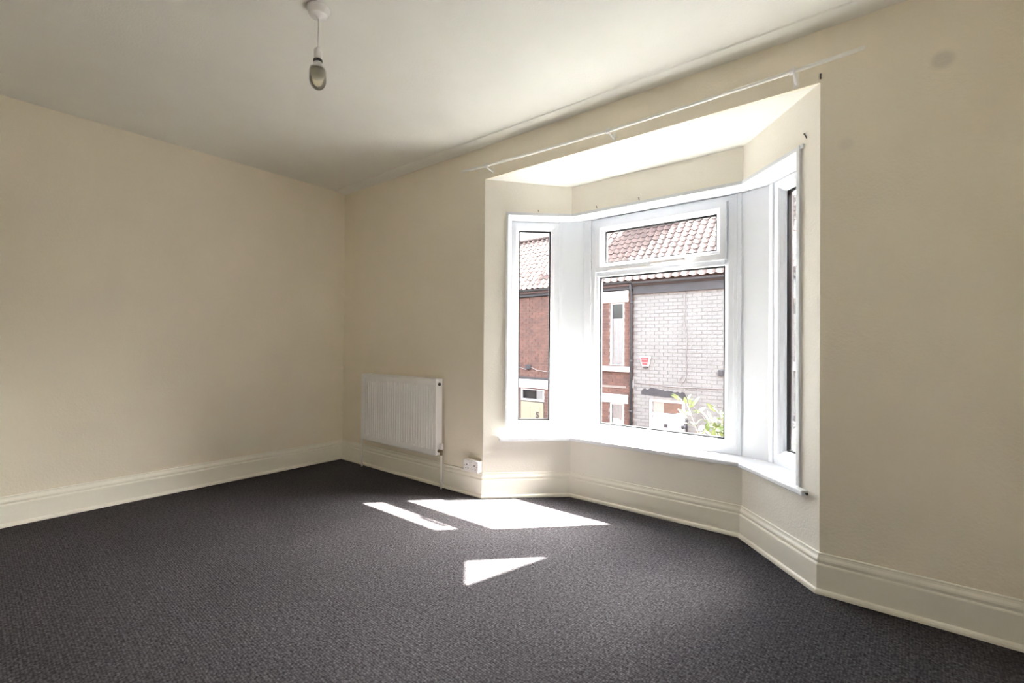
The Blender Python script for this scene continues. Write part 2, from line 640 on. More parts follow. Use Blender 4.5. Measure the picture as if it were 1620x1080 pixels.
def sill(parent, poly, z0, z1):
    return MB().prism(poly, z0, z1).build('sill', 'sill_white', parent, bevel=0.006)


FO = 0.235   # outside face of the frames
# left window
w1 = empty('window_1', SL(0.40, 0.1, Z_SILL), 'narrow tall fixed window in the bay side by the radiator', None, kind='structure')
s0, s1 = 0.212, 0.588
ring(SL, s0, s1, 0.468, 2.078, frame_prof(0.062, D_FR, FO)).build('frame', 'pvc_white', w1)
sbox(SL, s0, s1, D_FR + 0.004, FO, Z_SILL, 0.468).build('frame_packer', 'pvc_white', w1)
glazing(w1, SL, s0 + 0.062, s1 - 0.062, 0.530, 2.016, 0.205)
sbox(SL, s1, s1 + 0.024, D_FR - 0.006, D_FR + 0.02, Z_SILL, Z_HEAD).build('cover_strip', 'pvc_white', w1)
mb = MB().hexa([SL(0.160, -0.010, Z_SILL), SL(0.174, -0.010, Z_SILL), SL(0.214, D_FR, Z_SILL), SL(0.168, D_FR, Z_SILL),
                SL(0.160, -0.010, Z_HEAD + 0.02), SL(0.174, -0.010, Z_HEAD + 0.02), SL(0.214, D_FR, Z_HEAD + 0.02), SL(0.168, D_FR, Z_HEAD + 0.02)])
mb.build('jamb_lining', 'pvc_white', w1)
q0, q1 = meet(SL, SCN, -0.010), meet(SL, SCN, FO)
MB().prism([SL.p2(0.160, -0.010), q0, q1, SL.p2(0.160, FO)], Z_HEAD, Z_HEAD + 0.020).build('head_lining', 'pvc_white', w1)
q0, q1 = meet(SL, SCN, -0.038), meet(SL, SCN, D_FR + 0.02)
sill(w1, [SL.p2(0.118, -0.038), q0, q1, SL.p2(0.172, D_FR + 0.02), SL.p2(0.172, 0.0), SL.p2(0.118, 0.0)], Z_SILL - 0.028, Z_SILL)
sbox(SL, 0.17, 0.70, FO - 0.01, FO + 0.12, Z_SILL - 0.03, Z_SILL).build('outer_sill', 'sill_white', w1)

# centre window (s measured along SCN from B2)
X2 = B2.x
w2 = empty('window_2', (-1.245, 3.08, Z_SILL), 'wide bay window with an opening top light over a large fixed pane', None, kind='structure')
s0, s1 = -1.748 - X2, -0.738 - X2
zt = 1.662
ring(SCN, s0, s1, 0.468, 2.078, frame_prof(0.056, D_FR, FO)).build('frame', 'pvc_white', w2)
sbox(SCN, s0, s1, D_FR + 0.004, FO, Z_SILL, 0.468).build('frame_packer', 'pvc_white', w2)
sbox(SCN, s0 + 0.05, s1 - 0.05, D_FR + 0.001, FO, zt - 0.022, zt + 0.026).build('transom', 'pvc_white', w2, bevel=0.004)
glazing(w2, SCN, s0 + 0.056, s1 - 0.056, 0.524, zt - 0.022, 0.205)
sash = ring(SCN, s0 + 0.040, s1 - 0.040, zt + 0.012, 2.044, frame_prof(0.064, D_FR - 0.016, FO - 0.01)).build('sash', 'pvc_white', w2)
glazing(w2, SCN, s0 + 0.104, s1 - 0.104, zt + 0.076, 1.980, 0.195)
mb = sbox(SCN, -1.275 - X2, -1.215 - X2, D_FR - 0.028, D_FR - 0.014, zt + 0.024, zt + 0.050)
mb.build('handle_base', 'plastic_white', w2, bevel=0.003)
mb = sbox(SCN, -1.255 - X2, -1.020 - X2, D_FR - 0.052, D_FR - 0.036, zt + 0.026, zt + 0.046)
sbox(SCN, -1.255 - X2, -1.235 - X2, D_FR - 0.040, D_FR - 0.016, zt + 0.030, zt + 0.044, mb)
mb.build('handle', 'plastic_white', w2, bevel=0.003)
mb = sbox(SCN, -1.60 - X2, -1.30 - X2, D_FR - 0.024, D_FR - 0.014, zt + 0.014, zt + 0.028)
mb.build('weather_strip', 'plastic_white', w2, bevel=0.003)
q0, q1, q2, q3 = meet(SL, SCN, -0.010), meet(SCN, SR, -0.010), meet(SCN, SR, FO), meet(SL, SCN, FO)
MB().prism([q0, q1, q2, q3], Z_HEAD, Z_HEAD + 0.020).build('head_lining', 'pvc_white', w2)
q0, q1, q2, q3 = meet(SL, SCN, -0.038), meet(SCN, SR, -0.038), meet(SCN, SR, D_FR + 0.02), meet(SL, SCN, D_FR + 0.02)
sill(w2, [q0, q1, q2, q3], Z_SILL - 0.028, Z_SILL)
sbox(SCN, s0 - 0.15, s1 + 0.15, FO - 0.01, FO + 0.12, Z_SILL - 0.03, Z_SILL).build('outer_sill', 'sill_white', w2)
# corner posts, faced with a flat panel and cover strips
cl = meet(SL, SCN, FO)
pA, pB = SL.p2(0.612, D_FR - 0.002), Vector((-1.806, 3.010 + D_FR - 0.002))
MB().prism([pA, pB, Vector((-1.748, 3.010 + D_FR)), Vector((-1.748, 3.010 + FO)), cl, SL.p2(0.588, FO), SL.p2(0.588, D_FR + 0.01)], Z_SILL, Z_HEAD).build('corner_post', 'pvc_white', w2)
sbox(SCN, -1.806 - X2, -1.748 - X2, D_FR - 0.010, D_FR + 0.01, Z_SILL, Z_HEAD).build('cover_strip', 'pvc_white', w2, bevel=0.003)
cr = meet(SCN, SR, FO)
pA, pB = Vector((-0.690, 3.010 + D_FR - 0.002)), SR.p2(0.012, D_FR - 0.002)
MB().prism([pA, pB, SR.p2(0.045, D_FR + 0.01), SR.p2(0.045, FO), cr, Vector((-0.738, 3.010 + FO)), Vector((-0.738, 3.010 + D_FR + 0.01))], Z_SILL, Z_HEAD - 0.004).build('corner_post', 'pvc_white', w2)
sbox(SCN, -0.738 - X2, -0.716 - X2, D_FR - 0.004, D_FR + 0.01, Z_SILL, Z_HEAD).build('cover_strip', 'pvc_white', w2, bevel=0.003)
sbox(SCN, -0.714 - X2, -0.690 - X2, D_FR - 0.012, D_FR + 0.01, Z_SILL, Z_HEAD).build('cover_strip', 'pvc_white', w2, bevel=0.004)

# right window
w3 = empty('window_3', SR(0.25, 0.1, Z_SILL), 'narrow tall fixed window in the bay side far from the radiator', None, kind='structure')
s0, s1 = 0.048, 0.478
ring(SR, s0, s1, 0.462, 2.078, frame_prof(0.064, D_FR, FO)).build('frame', 'pvc_white', w3)
sbox(SR, s0, s1, D_FR + 0.004, FO, Z_SILL, 0.462).build('frame_packer', 'pvc_white', w3)
glazing(w3, SR, s0 + 0.064, s1 - 0.064, 0.526, 2.012, 0.205)
sbox(SR, 0.012, s0, D_FR - 0.008, D_FR + 0.02, Z_SILL, Z_HEAD).build('cover_strip', 'pvc_white', w3, bevel=0.003)
mb = MB().hexa([SR(0.470, -0.012, Z_SILL), SR(0.496, -0.012, Z_SILL), SR(0.496, FO, Z_SILL), SR(0.470, FO, Z_SILL),
                SR(0.470, -0.012, Z_HEAD + 0.02), SR(0.496, -0.012, Z_HEAD + 0.02), SR(0.496, FO, Z_HEAD + 0.02), SR(0.470, FO, Z_HEAD + 0.02)])
mb.build('jamb_lining', 'pvc_white', w3, bevel=0.003)
q0, q1 = meet(SCN, SR, -0.010), meet(SCN, SR, FO)
MB().prism([q0, SR.p2(0.515, -0.010), SR.p2(0.515, FO), q1], Z_HEAD, Z_HEAD + 0.020).build('head_lining', 'pvc_white', w3)
q0, q1 = meet(SCN, SR, -0.038), meet(SCN, SR, D_FR + 0.02)
sill(w3, [q0, SR.p2(0.548, -0.038), SR.p2(0.548, 0.0), SR.p2(0.492, 0.0), SR.p2(0.492, D_FR + 0.02), q1], Z_SILL - 0.028, Z_SILL)
sbox(SR, -0.05, 0.48, FO - 0.01, FO + 0.12, Z_SILL - 0.03, Z_SILL).build('outer_sill', 'sill_white', w3)

# ------------------------------------------------------------------ radiator
rx0, rx1, ry0, ry1, rz0, rz1 = -3.700, -2.715, 2.466, 2.536, 0.255, 0.848
rad = empty('radiator', ((rx0 + rx1) / 2, 2.5, rz0), 'white ribbed panel radiator hung on the cream wall', 'radiator')
mb = MB()
NR = 30
px = []
for i in range(NR):
    a = rx0 + 0.022 + (rx1 - rx0 - 0.044) * i / NR
    w = (rx1 - rx0 - 0.044) / NR
    px += [(a, 0), (a + w * 0.46, 0), (a + w * 0.60, 1), (a + w * 0.86, 1)]
px = [(rx0, 0)] + px + [(rx1 - 0.022, 0), (rx1, 0)]
rows = [(rz0, 0, 0.006), (rz0 + 0.008, 0, 0), (rz0 + 0.045, 0, 0), (rz0 + 0.060, 1, 0), (rz1 - 0.058, 1, 0), (rz1 - 0.043, 0, 0), (rz1 - 0.008, 0, 0), (rz1, 0, 0.006)]
vs = []
for z, k, back in rows:
    for x, g in px:
        vs.append((x, ry0 + back + 0.010 * g * k, z))
n = len(px)
fs = [(j * n + i, j * n + i + 1, (j + 1) * n + i + 1, (j + 1) * n + i) for j in range(len(rows) - 1) for i in range(n - 1)]
mb.add(vs, fs)
mb.box(rx0, rx1, ry0 + 0.0165, ry0 + 0.020, rz0, rz1)
mb.build('front_panel', 'rad_white', rad)
MB().box(rx0 + 0.01, rx1 - 0.01, ry1 - 0.014, ry1, rz0 + 0.004, rz1 - 0.010).build('back_panel', 'rad_white', rad)
mb = MB()
for i in range(24):
    a = rx0 + 0.05 + i * (rx1 - rx0 - 0.1) / 23
    mb.box(a - 0.001, a + 0.001, ry0 + 0.021, ry1 - 0.015, rz0 + 0.05, rz1 - 0.05)
o = mb.build('convector_fins', 'rad_white', rad)
o['kind'] = 'stuff'
for x0, x1 in ((rx1 - 0.002, rx1 + 0.004), (rx0 - 0.004, rx0 + 0.002)):
    MB().box(x0, x1, ry0 + 0.001, ry1, rz0 + 0.003, rz1 + 0.002).build('side_cover', 'rad_white', rad, bevel=0.002)
g = MB()
for i in range(26):
    a = rx0 + 0.012 + i * (rx1 - rx0 - 0.024) / 25
    g.box(a - 0.010, a + 0.010, ry0 + 0.012, ry1 - 0.004, rz1 - 0.002, rz1 + 0.002)
g.box(rx0, rx1, ry0 + 0.001, ry0 + 0.012, rz1 - 0.002, rz1 + 0.003)
g.box(rx0, rx1, ry1 - 0.012, ry1, rz1 - 0.002, rz1 + 0.003)
g.build('top_grille', 'rad_white', rad)
o = MB().lathe([(0.013, 0), (0.013, 0.006), (0.010, 0.010), (0.004, 0.010), (0.004, 0.004)], (rx1 + 0.004, 2.501, rz1 - 0.040), 16, 'x').build('bleed_plug', 'dark_metal', rad)
v = MB().lathe([(0.013, 0), (0.013, 0.008), (0.008, 0.010), (0.008, 0.022), (0.011, 0.024), (0.011, 0.038)], (rx1 + 0.004, 2.501, rz0 + 0.035), 14, 'x')
v.lathe([(0.010, -0.030), (0.011, -0.012), (0.011, 0.014), (0.009, 0.020)], (rx1 + 0.034, 2.501, rz0 + 0.035), 14)
valve = v.build('valve', 'brass', rad)
MB().lathe([(0.013, 0.016), (0.015, 0.020), (0.015, 0.052), (0.012, 0.060), (0.004, 0.061)], (rx1 + 0.034, 2.501, rz0 + 0.035), 16).build('valve_cap', 'plastic_white', valve)
MB().tube([(rx1 + 0.034, 2.501, rz0 + 0.008), (rx1 + 0.034, 2.501, 0.0)], 0.008).build('pipe', 'rod_white', rad)
v = MB().lathe([(0.011, 0), (0.011, -0.010), (0.008, -0.012), (0.008, -0.036)], (rx0 - 0.004, 2.501, rz0 + 0.035), 14, 'x')
v.lathe([(0.010, -0.030), (0.011, -0.012), (0.011, 0.014), (0.006, 0.022)], (rx0 - 0.034, 2.501, rz0 + 0.035), 14)
v.build('valve', 'rod_white', rad)
MB().tube([(rx0 - 0.034, 2.501, rz0 + 0.008), (rx0 - 0.034, 2.501, 0.0)], 0.008).build('pipe', 'rod_white', rad)
for x in (rx0 + 0.15, rx1 - 0.15):
    MB().box(x - 0.015, x + 0.015, ry1, YW - 0.001, rz0 + 0.08, rz1 - 0.08).build('wall_bracket', 'rad_white', rad)

# ------------------------------------------------------------------ double socket on the skirting
sx0, sx1, sy, sz0 = -2.452, -2.306, 2.512, 0.1815
sock = empty('wall_socket', ((sx0 + sx1) / 2, YW, sz0), 'white surface-mounted double wall socket resting on the skirting', 'socket')
MB().box(sx0 + 0.002, sx1 - 0.002, sy + 0.008, YW, sz0 + 0.002, sz0 + 0.084).build('back_box', 'plastic_white', sock, bevel=0.003)
face = MB().box(sx0, sx1, sy, sy + 0.009, sz0, sz0 + 0.086).build('face_plate', 'plastic_white', sock, bevel=0.003)
for cx in (sx0 + 0.036, sx1 - 0.036):
    mb = MB()
    mb.box(cx - 0.004, cx + 0.004, sy - 0.0006, sy + 0.001, sz0 + 0.044, sz0 + 0.055)
    mb.box(cx - 0.015, cx - 0.008, sy - 0.0006, sy + 0.001, sz0 + 0.022, sz0 + 0.027)
    mb.box(cx + 0.008, cx + 0.015, sy - 0.0006, sy + 0.001, sz0 + 0.022, sz0 + 0.027)
    mb.build('pin_holes', 'socket_slot', sock)
for cx in (sx0 + 0.062, sx1 - 0.062):
    mb = MB().hexa([(cx - 0.006, sy - 0.001, sz0 + 0.052), (cx + 0.006, sy - 0.001, sz0 + 0.052), (cx + 0.006, sy + 0.002, sz0 + 0.052), (cx - 0.006, sy + 0.002, sz0 + 0.052),
                    (cx - 0.006, sy - 0.005, sz0 + 0.072), (cx + 0.006, sy - 0.005, sz0 + 0.072), (cx + 0.006, sy + 0.002, sz0 + 0.072), (cx - 0.006, sy + 0.002, sz0 + 0.072)])
    mb.build('switch', 'plastic_white', sock)
for cx in (sx0 + 0.012, sx1 - 0.012):
    MB().lathe([(0.0, -0.001), (0.003, -0.001), (0.003, 0.001)], (cx, sy, sz0 + 0.043), 10, 'y').build('screw', 'dark_metal', sock)

# ------------------------------------------------------------------ curtain rail over the bay
rod = empty('curtain_rail', (-1.265, YW, 2.40), 'thin white curtain rail on three hooks above the bay', 'curtain rail')
pts = [(-2.473, 2.495, 2.419), (-2.22, 2.495, 2.404), (-1.75, 2.495, 2.392), (-1.261, 2.495, 2.385), (-0.80, 2.495, 2.389), (-0.322, 2.495, 2.398), (-0.061, 2.495, 2.405)]
MB().tube(pts, 0.0085, 12).build('rail', 'rod_white', rod)
for (x, z, s) in ((-2.22, 2.404, 0.9), (-1.261, 2.385, 0.9), (-0.322, 2.398, 1.15)):
    br = MB().box(x - 0.010 * s, x + 0.010 * s, YW - 0.004, YW, z - 0.045 * s, z + 0.015 * s).build('bracket', 'rod_white', rod, bevel=0.002)
    MB().tube([(x, YW, z - 0.028 * s), (x, YW - 0.030, z - 0.026 * s), (x, 2.500, z - 0.018), (x, 2.484, z - 0.008), (x, 2.482, z + 0.006), (x, 2.488, z + 0.014)], 0.0055 * s, 8).build('hook', 'plastic_white', br)
    MB().lathe([(0.0125, -0.008), (0.0135, -0.004), (0.0135, 0.004), (0.0125, 0.008)], (x - 0.012, 2.495, z), 14, 'x').build('clip', 'plastic_white', br)

# ------------------------------------------------------------------ pendant light
lx, ly = -1.957, 1.067
pen = empty('pendant_light', (lx, ly, 2.6), 'bare bulb on a short white flex from a ceiling rose', 'pendant light')
MB().lathe([(0.050, 0.0), (0.050, -0.006), (0.046, -0.014), (0.040, -0.030), (0.034, -0.036), (0.012, -0.038), (0.006, -0.046), (0.004, -0.048)], (lx, ly, 2.6), 28).build('ceiling_rose', 'plastic_white', pen)
MB().tube([(lx, ly, 2.556), (lx + 0.001, ly, 2.50), (lx, ly, 2.42)], 0.0038, 8).build('flex', 'plastic_white', pen)
hold = MB().lathe([(0.005, 0.0), (0.009, -0.004), (0.014, -0.010), (0.0175, -0.016), (0.0175, -0.050), (0.016, -0.054)], (lx, ly, 2.428), 20).build('lamp_holder', 'plastic_white', pen)
MB().lathe([(0.0165, 0), (0.019, -0.002), (0.019, -0.011), (0.0165, -0.013)], (lx, ly, 2.374), 20).build('holder_ring', 'holder_dark', hold)
MB().lathe([(0.0165, 0), (0.0165, -0.012), (0.0180, -0.018), (0.024, -0.024), (0.033, -0.029), (0.035, -0.034)], (lx, ly, 2.362), 24).build('bulb_collar', 'plastic_white', pen)
bz = 2.330
prof = [(0.0345, 0.0)] + [(0.035 * math.cos(R(a)), -0.046 - 0.044 * math.sin(R(a))) for a in range(0, 90, 10)] + [(0.0005, -0.090)]
MB().lathe(prof, (lx, ly, bz), 28).build('bulb', 'bulb_glass', pen)
MB().lathe([(0.033, 0.002), (0.0325, -0.014), (0.029, -0.030), (0.021, -0.042), (0.010, -0.048), (0.0005, -0.049)], (lx, ly, bz), 24).build('bulb_core', 'bulb_base', pen)

# ------------------------------------------------------------------ small screws and pins left round the bay
def pin(pos, d, lab, l=0.018, r=0.0022, nm='wall_pin'):
    p = Vector(pos)
    d = Vector(d).normalized()
    tag(MB().tube([p - d * 0.004, p + d * l * 0.7, p + d * l], [r, r, r * 1.6], 8).build(nm, 'dark_metal'), lab, 'pin')


pin(SL(0.40, 0.0, 2.113), (0.3, -0.6, 0.3), 'small dark pin over the window beside the radiator end')
pin(SCN(0.21, 0.0, 2.113), (0.2, -1, 0.6), 'bent dark pin over the wide window, nearer the radiator')
pin(SCN(0.53, 0.0, 2.112), (0.25, -1, 0.8), 'bent dark pin over the middle of the wide window')
pin(SR(0.528, 0.0, 2.125), (-0.4, -0.5, 0.9), 'dark hook screw above the jamb of the narrow window', 0.024, 0.003, 'hook_screw')
pin((B4.x + 0.002, YW, 2.360), (0.0, -0.3, 1), 'dark pin at the upper corner of the bay opening', 0.02, 0.002)
p0 = SR(0.546, -0.016, Z_SILL - 0.014)
pin(p0, (SR.e.x, SR.e.y, 0), 'screw in the cut end of the window board', 0.012, 0.004, 'sill_screw')
pin(SR(0.36, -0.003, Z_SILL - 0.034), (-0.7, -0.7, 0), 'tiny dark pin just under the sill of the narrow window', 0.008, 0.0025)

# ------------------------------------------------------------------ outdoors: street and houses opposite
GZ = -2.3
tag(MB().box(-16, 10, 4.6, 9.6, GZ - 0.2, GZ).build('road', 'asphalt'), label='grey asphalt street between the houses', kind='structure')
mb = MB().box(-16, 10, 9.6, 11.2, GZ - 0.2, GZ + 0.10)
tag(mb.build('pavement', 'paving'), label='paved footway in front of the terrace opposite', kind='structure')
mb = MB().box(-16, 10, 2.2, 4.6, GZ - 0.2, GZ + 0.10)
tag(mb.build('pavement', 'concrete_flags'), label='paved forecourt under the bay', kind='structure')

FY = 11.0
TAN = 1.0
TH = math.atan(TAN)
EY = 10.86                    # eaves
CO, BL = 0.086, 0.222         # brick course and length


def roof_z(y):
    return 2.87 + TAN * (y - 11.0)


RY = 12.82
GA = 0.213                    # tile gauge
TILE_X = [0.0, 0.018, 0.042, 0.066, 0.088, 0.125, 0.165, 0.196]
TILE_Z = [0.012, 0.034, 0.046, 0.034, 0.012, 0.004, 0.004, 0.012]


def tile_base():
    v = []
    for x, z in zip(TILE_X, TILE_Z):
        v.append((x, 0, z + 0.018))
    for x, z in zip(TILE_X, TILE_Z):
        v.append((x, 0.25, z))
    for x, z in zip(TILE_X, TILE_Z):
        v.append((x, 0.004, z - 0.004))
    n = len(TILE_X)
    f = []
    for i in range(n - 1):
        f.append((i, i + 1, n + i + 1, n + i))
        f.append((2 * n + i, 2 * n + i + 1, i + 1, i))
    return v, f


BRICK_V = [(-.5, 0, -.5), (.5, 0, -.5), (.5, 1, -.5), (-.5, 1, -.5), (-.5, 0, .5), (.5, 0, .5), (.5, 1, .5), (-.5, 1, .5)]
BRICK_F = [(0, 3, 2, 1), (4, 5, 6, 7), (0, 1, 5, 4), (1, 2, 6, 5), (2, 3, 7, 6), (3, 0, 4, 7)]


def house(name, label, x0, x1, holes, brick, joint, proud, zr=2.60, fz=0.06):
    """terraced front: bricks with recessed joints round the openings, tiled roof, fascia and gutter"""
    h = empty(name, ((x0 + x1) / 2, FY, GZ), label, 'house')
    rnd = random.Random(name + label)
    MB().box(x0, x1, FY + 0.10, FY + 0.40, GZ, zr + 0.12).build('wall', 'room_dark', h)
    places = []
    jm = MB()
    nc = int((zr - GZ) / CO)
    for c in range(nc):
        za, zb = GZ + c * CO, GZ + (c + 1) * CO
        zm = (za + zb) / 2
        spans = [(x0, x1)]
        for (hx0, hx1, hz0, hz1) in holes:
            if hz0 < zm < hz1:
                ns = []
                for a, b_ in spans:
                    if hx1 <= a or hx0 >= b_:
                        ns.append((a, b_))
                    else:
                        if hx0 - a > 0.01:
                            ns.append((a, hx0))
                        if b_ - hx1 > 0.01:
                            ns.append((hx1, b_))
                spans = ns
        for a, b_ in spans:
            jm.box(a, b_, FY + proud, FY + 0.10, za, zb)
            x = math.floor(a / BL) * BL + (BL / 2 if c % 2 else 0)
            while x < b_:
                p, q = max(a, x + 0.006), min(b_, x + BL - 0.006)
                if q - p > 0.03:
                    M = Matrix.Translation(((p + q) / 2, FY + rnd.uniform(-0.002, 0.002), zm)) @ Matrix.Diagonal((q - p, 0.06, CO - 0.012, 1))
                    places.append(M)
                x += BL
    jm.build('mortar', joint, h)
    scatter('brick', BRICK_V, BRICK_F, places, brick, h, rest_name='brick')
    # roof
    tv, tf = tile_base()
    w = Vector((0, math.cos(TH), math.sin(TH)))
    rows_ = int((RY - EY) / math.cos(TH) / GA)
    cols_ = int((x1 - x0) / 0.19)
    places = []
    for r_ in range(rows_):
        for c in range(cols_):
            P = Vector((x0 + 0.004 + c * (x1 - x0 - 0.016) / cols_ + rnd.uniform(-0.003, 0.003), EY, roof_z(EY))) + w * (GA * r_) + Vector((0, 0, rnd.uniform(-0.003, 0.004)))
            places.append(Matrix.Translation(P) @ Matrix.Rotation(TH + rnd.uniform(-0.012, 0.012), 4, 'X'))
    scatter('tile', tv, tf, places, 'roof_tile', h, smooth=False, rest_name='tile')
    zo = roof_z(EY) - 0.012
    zt_ = roof_z(RY) - 0.012
    yb = 2 * RY - EY
    MB().add([(x0, EY + 0.03, zo), (x1, EY + 0.03, zo), (x1, RY, zt_), (x0, RY, zt_), (x0, yb, zo), (x1, yb, zo),
              (x0, EY + 0.03, zo - 0.1), (x1, EY + 0.03, zo - 0.1), (x0, yb, zo - 0.1), (x1, yb, zo - 0.1)],
             [(0, 1, 2, 3), (3, 2, 5, 4), (6, 8, 9, 7), (0, 6, 7, 1), (4, 5, 9, 8), (0, 3, 4, 8, 6), (1, 7, 9, 5, 2)]).build('roof_deck', 'roof_tile', h)
    nr = int((x1 - x0) / 0.42)
    for i in range(nr):
        a = x0 + i * (x1 - x0) / nr
        b_ = x0 + (i + 1) * (x1 - x0) / nr
        mb = MB()
        vs = []
        for k in range(7):
            an = math.pi * k / 6
            vs.append((a + 0.004, RY - 0.12 * math.cos(an), zt_ - 0.03 + 0.12 * math.sin(an)))
        for k in range(7):
            an = math.pi * k / 6
            vs.append((b_ - 0.004, RY - 0.125 * math.cos(an), zt_ - 0.03 + 0.125 * math.sin(an)))
        mb.add(vs, [(k, k + 1, 8 + k, 7 + k) for k in range(6)] + [tuple(range(7)), tuple(range(7, 14))])
        mb.build('ridge_tile', 'roof_tile', h)
    MB().box(x0, x1, FY - 0.06, FY + 0.11, zr - fz, zr + 0.14).build('fascia', 'fascia_black', h)
    gz = zr + 0.13
    mb = MB()
    vs = []
    for xx in (x0, x1):
        for k in range(9):
            an = math.pi * k / 8
            vs.append((xx, FY - 0.12 - 0.055 * math.cos(an), gz - 0.055 * math.sin(an)))
        for k in range(9):
            an = math.pi * (8 - k) / 8
            vs.append((xx, FY - 0.12 - 0.050 * math.cos(an), gz - 0.050 * math.sin(an)))
    mb.add(vs, [(k, (k + 1) % 18, 18 + (k + 1) % 18, 18 + k) for k in range(18)])
    mb.build('gutter', 'fascia_black', h)
    return h


def far_window(h, x0, x1, z0, z1, bar=0.05, curtain=True, back='room_dark'):
    f = MB()
    f.box(x0, x0 + bar, FY + 0.03, FY + 0.08, z0, z1)
    f.box(x1 - bar, x1, FY + 0.03, FY + 0.08, z0, z1)
    f.box(x0 + bar, x1 - bar, FY + 0.03, FY + 0.08, z1 - bar, z1)
    f.box(x0 + bar, x1 - bar, FY + 0.03, FY + 0.08, z0, z0 + bar)
    w = f.build('window', 'far_frame', h)
    MB().box(x0 + bar, x1 - bar, FY + 0.055, FY + 0.059, z0 + bar, z1 - bar).build('pane', 'far_glass', w)
    if curtain:
        mb = MB()
        n = 14
        zt_ = z1 - bar - (z1 - z0) * 0.22 if curtain is True else z1 - bar
        vs = []
        for i in range(n + 1):
            x = x0 + bar + (x1 - x0 - 2 * bar) * i / n
            y = FY + 0.086 + 0.008 * math.sin(i * 1.9)
            vs += [(x, y, z0 + bar), (x, y, zt_)]
        mb.add(vs, [(2 * i, 2 * i + 2, 2 * i + 3, 2 * i + 1) for i in range(n)], True)
        mb.build('curtain', 'curtain', w)
    return w


# brick house opposite
holesA = [(-5.52, -5.12, 0.60, 2.24), (-5.52, -5.12, -1.75, -0.33), (-8.44, -7.56, GZ, -0.12), (-10.0, -9.0, 0.60, 2.24), (-7.2, -6.3, 0.60, 2.24), (-7.0, -6.3, -1.75, -0.33), (-10.2, -9.2, -1.75, -0.33)]
hA = house('terraced_house', 'red brick terraced house with white lintels and a cream front door', -10.6, -4.86, holesA, 'red_brick', 'mortar', 0.010)
for (a, b_, c, d) in ((-6.1, -5.0, 2.23, 2.52), (-6.1, -5.0, -0.33, -0.11), (-8.60, -7.43, -0.12, 0.13), (-10.1, -8.9, 2.23, 2.50), (-7.3, -6.2, 2.23, 2.50), (-7.1, -6.2, -0.33, -0.11), (-10.3, -9.1, -0.33, -0.11)):
    MB().box(a, b_, FY - 0.03, FY + 0.09, c, d).build('lintel', 'stone_white', hA, bevel=0.008)
for (a, b_, c, d) in ((-6.1, -4.94, 0.47, 0.60), (-10.1, -8.9, 0.47, 0.60), (-7.3, -6.2, 0.47, 0.60)):
    MB().box(a, b_, FY - 0.07, FY + 0.09, c, d).build('window_ledge', 'stone_white', hA, bevel=0.01)
far_window(hA, -5.52, -5.12, 0.60, 2.24)
far_window(hA, -5.52, -5.12, -1.75, -0.33, curtain='full')
far_window(hA, -10.0, -9.0, 0.60, 2.24)
far_window(hA, -7.2, -6.3, 0.60, 2.24)
far_window(hA, -7.0, -6.3, -1.75, -0.33)
far_window(hA, -10.2, -9.2, -1.75, -0.33)
far_window(hA, -8.42, -7.57, -0.50, -0.12, bar=0.06, curtain=False)
mb = MB().box(-7.88, -7.64, FY + 0.078, FY + 0.088, -0.44, -0.18)
mb.build('blind', 'curtain', hA)
MB().box(-8.20, -7.92, FY + 0.078, FY + 0.088, -0.44, -0.18).build('blind', 'blind', hA)
dr = MB().box(-8.42, -7.60, FY + 0.03, FY + 0.09, GZ + 0.1, -0.53).build('door', 'cream_door', hA)
for (a, b_) in ((-8.32, -8.07), (-7.97, -7.72)):
    mb = MB()
    mb.box(a, b_, FY + 0.022, FY + 0.031, -1.35, -0.66)
    mb.build('door_panel', 'cream_door', dr, bevel=0.006)
fc = bpy.data.curves.new('numeral', 'FONT')
fc.body = '5'
fc.size = 0.24
fc.extrude = 0.004
fc.offset = 0.008
fo = bpy.data.objects.new('numeral_source', fc)
COL.objects.link(fo)
bpy.context.view_layer.update()
nm = bpy.data.meshes.new_from_object(fo.evaluated_get(bpy.context.evaluated_depsgraph_get()))
bpy.data.objects.remove(fo)
nm.materials.clear()
nm.materials.append(MATS['black_paint'])
no = bpy.data.objects.new('door_number', nm)
link(no, dr)
no.location = (-7.86, FY + 0.016, -0.97)
no.rotation_euler = (R(90), 0, 0)
# junction box with its cables
jb = MB().box(-8.20, -8.02, FY - 0.05, FY + 0.002, 0.42, 0.56).build('junction_box', 'black_paint', hA, bevel=0.01)
pts = [(-8.6 + 0.04 * i, FY - 0.010, 0.44 + 0.03 * math.sin(i * 0.45)) for i in range(12)]
MB().tube(pts, 0.012, 6).build('cable', 'cable_grey', hA)
pts = [(-8.05 + 0.05 * i, FY - 0.010, 0.48 - 0.10 * math.sin(i * 0.16) + 0.01 * math.sin(i)) for i in range(13)]
MB().tube(pts, 0.012, 6).build('cable', 'cable_grey', hA)
# arch of soldier bricks shown as a low stepped band under the ledge
MB().box(-5.9, -5.05, FY - 0.012, FY + 0.02, 0.05, 0.11).build('string_course', 'mortar', hA)
MB().box(-9.0, -7.3, FY - 0.02, FY + 0.02, 0.14, 0.20).build('drip_course', 'fascia_black', hA)
# roof window flashing / dislodged tile on the brick house
vz = roof_z(11.30)
mb = MB().hexa([(-7.85, 11.30, vz), (-7.50, 11.30, vz), (-7.50, 11.55, vz + 0.25), (-7.85, 11.55, vz + 0.25),
                (-7.70, 11.24, vz + 0.10), (-7.50, 11.24, vz + 0.16), (-7.50, 11.46, vz + 0.34), (-7.72, 11.46, vz + 0.34)])
mb.build('vent_tile', 'stone_white', hA)

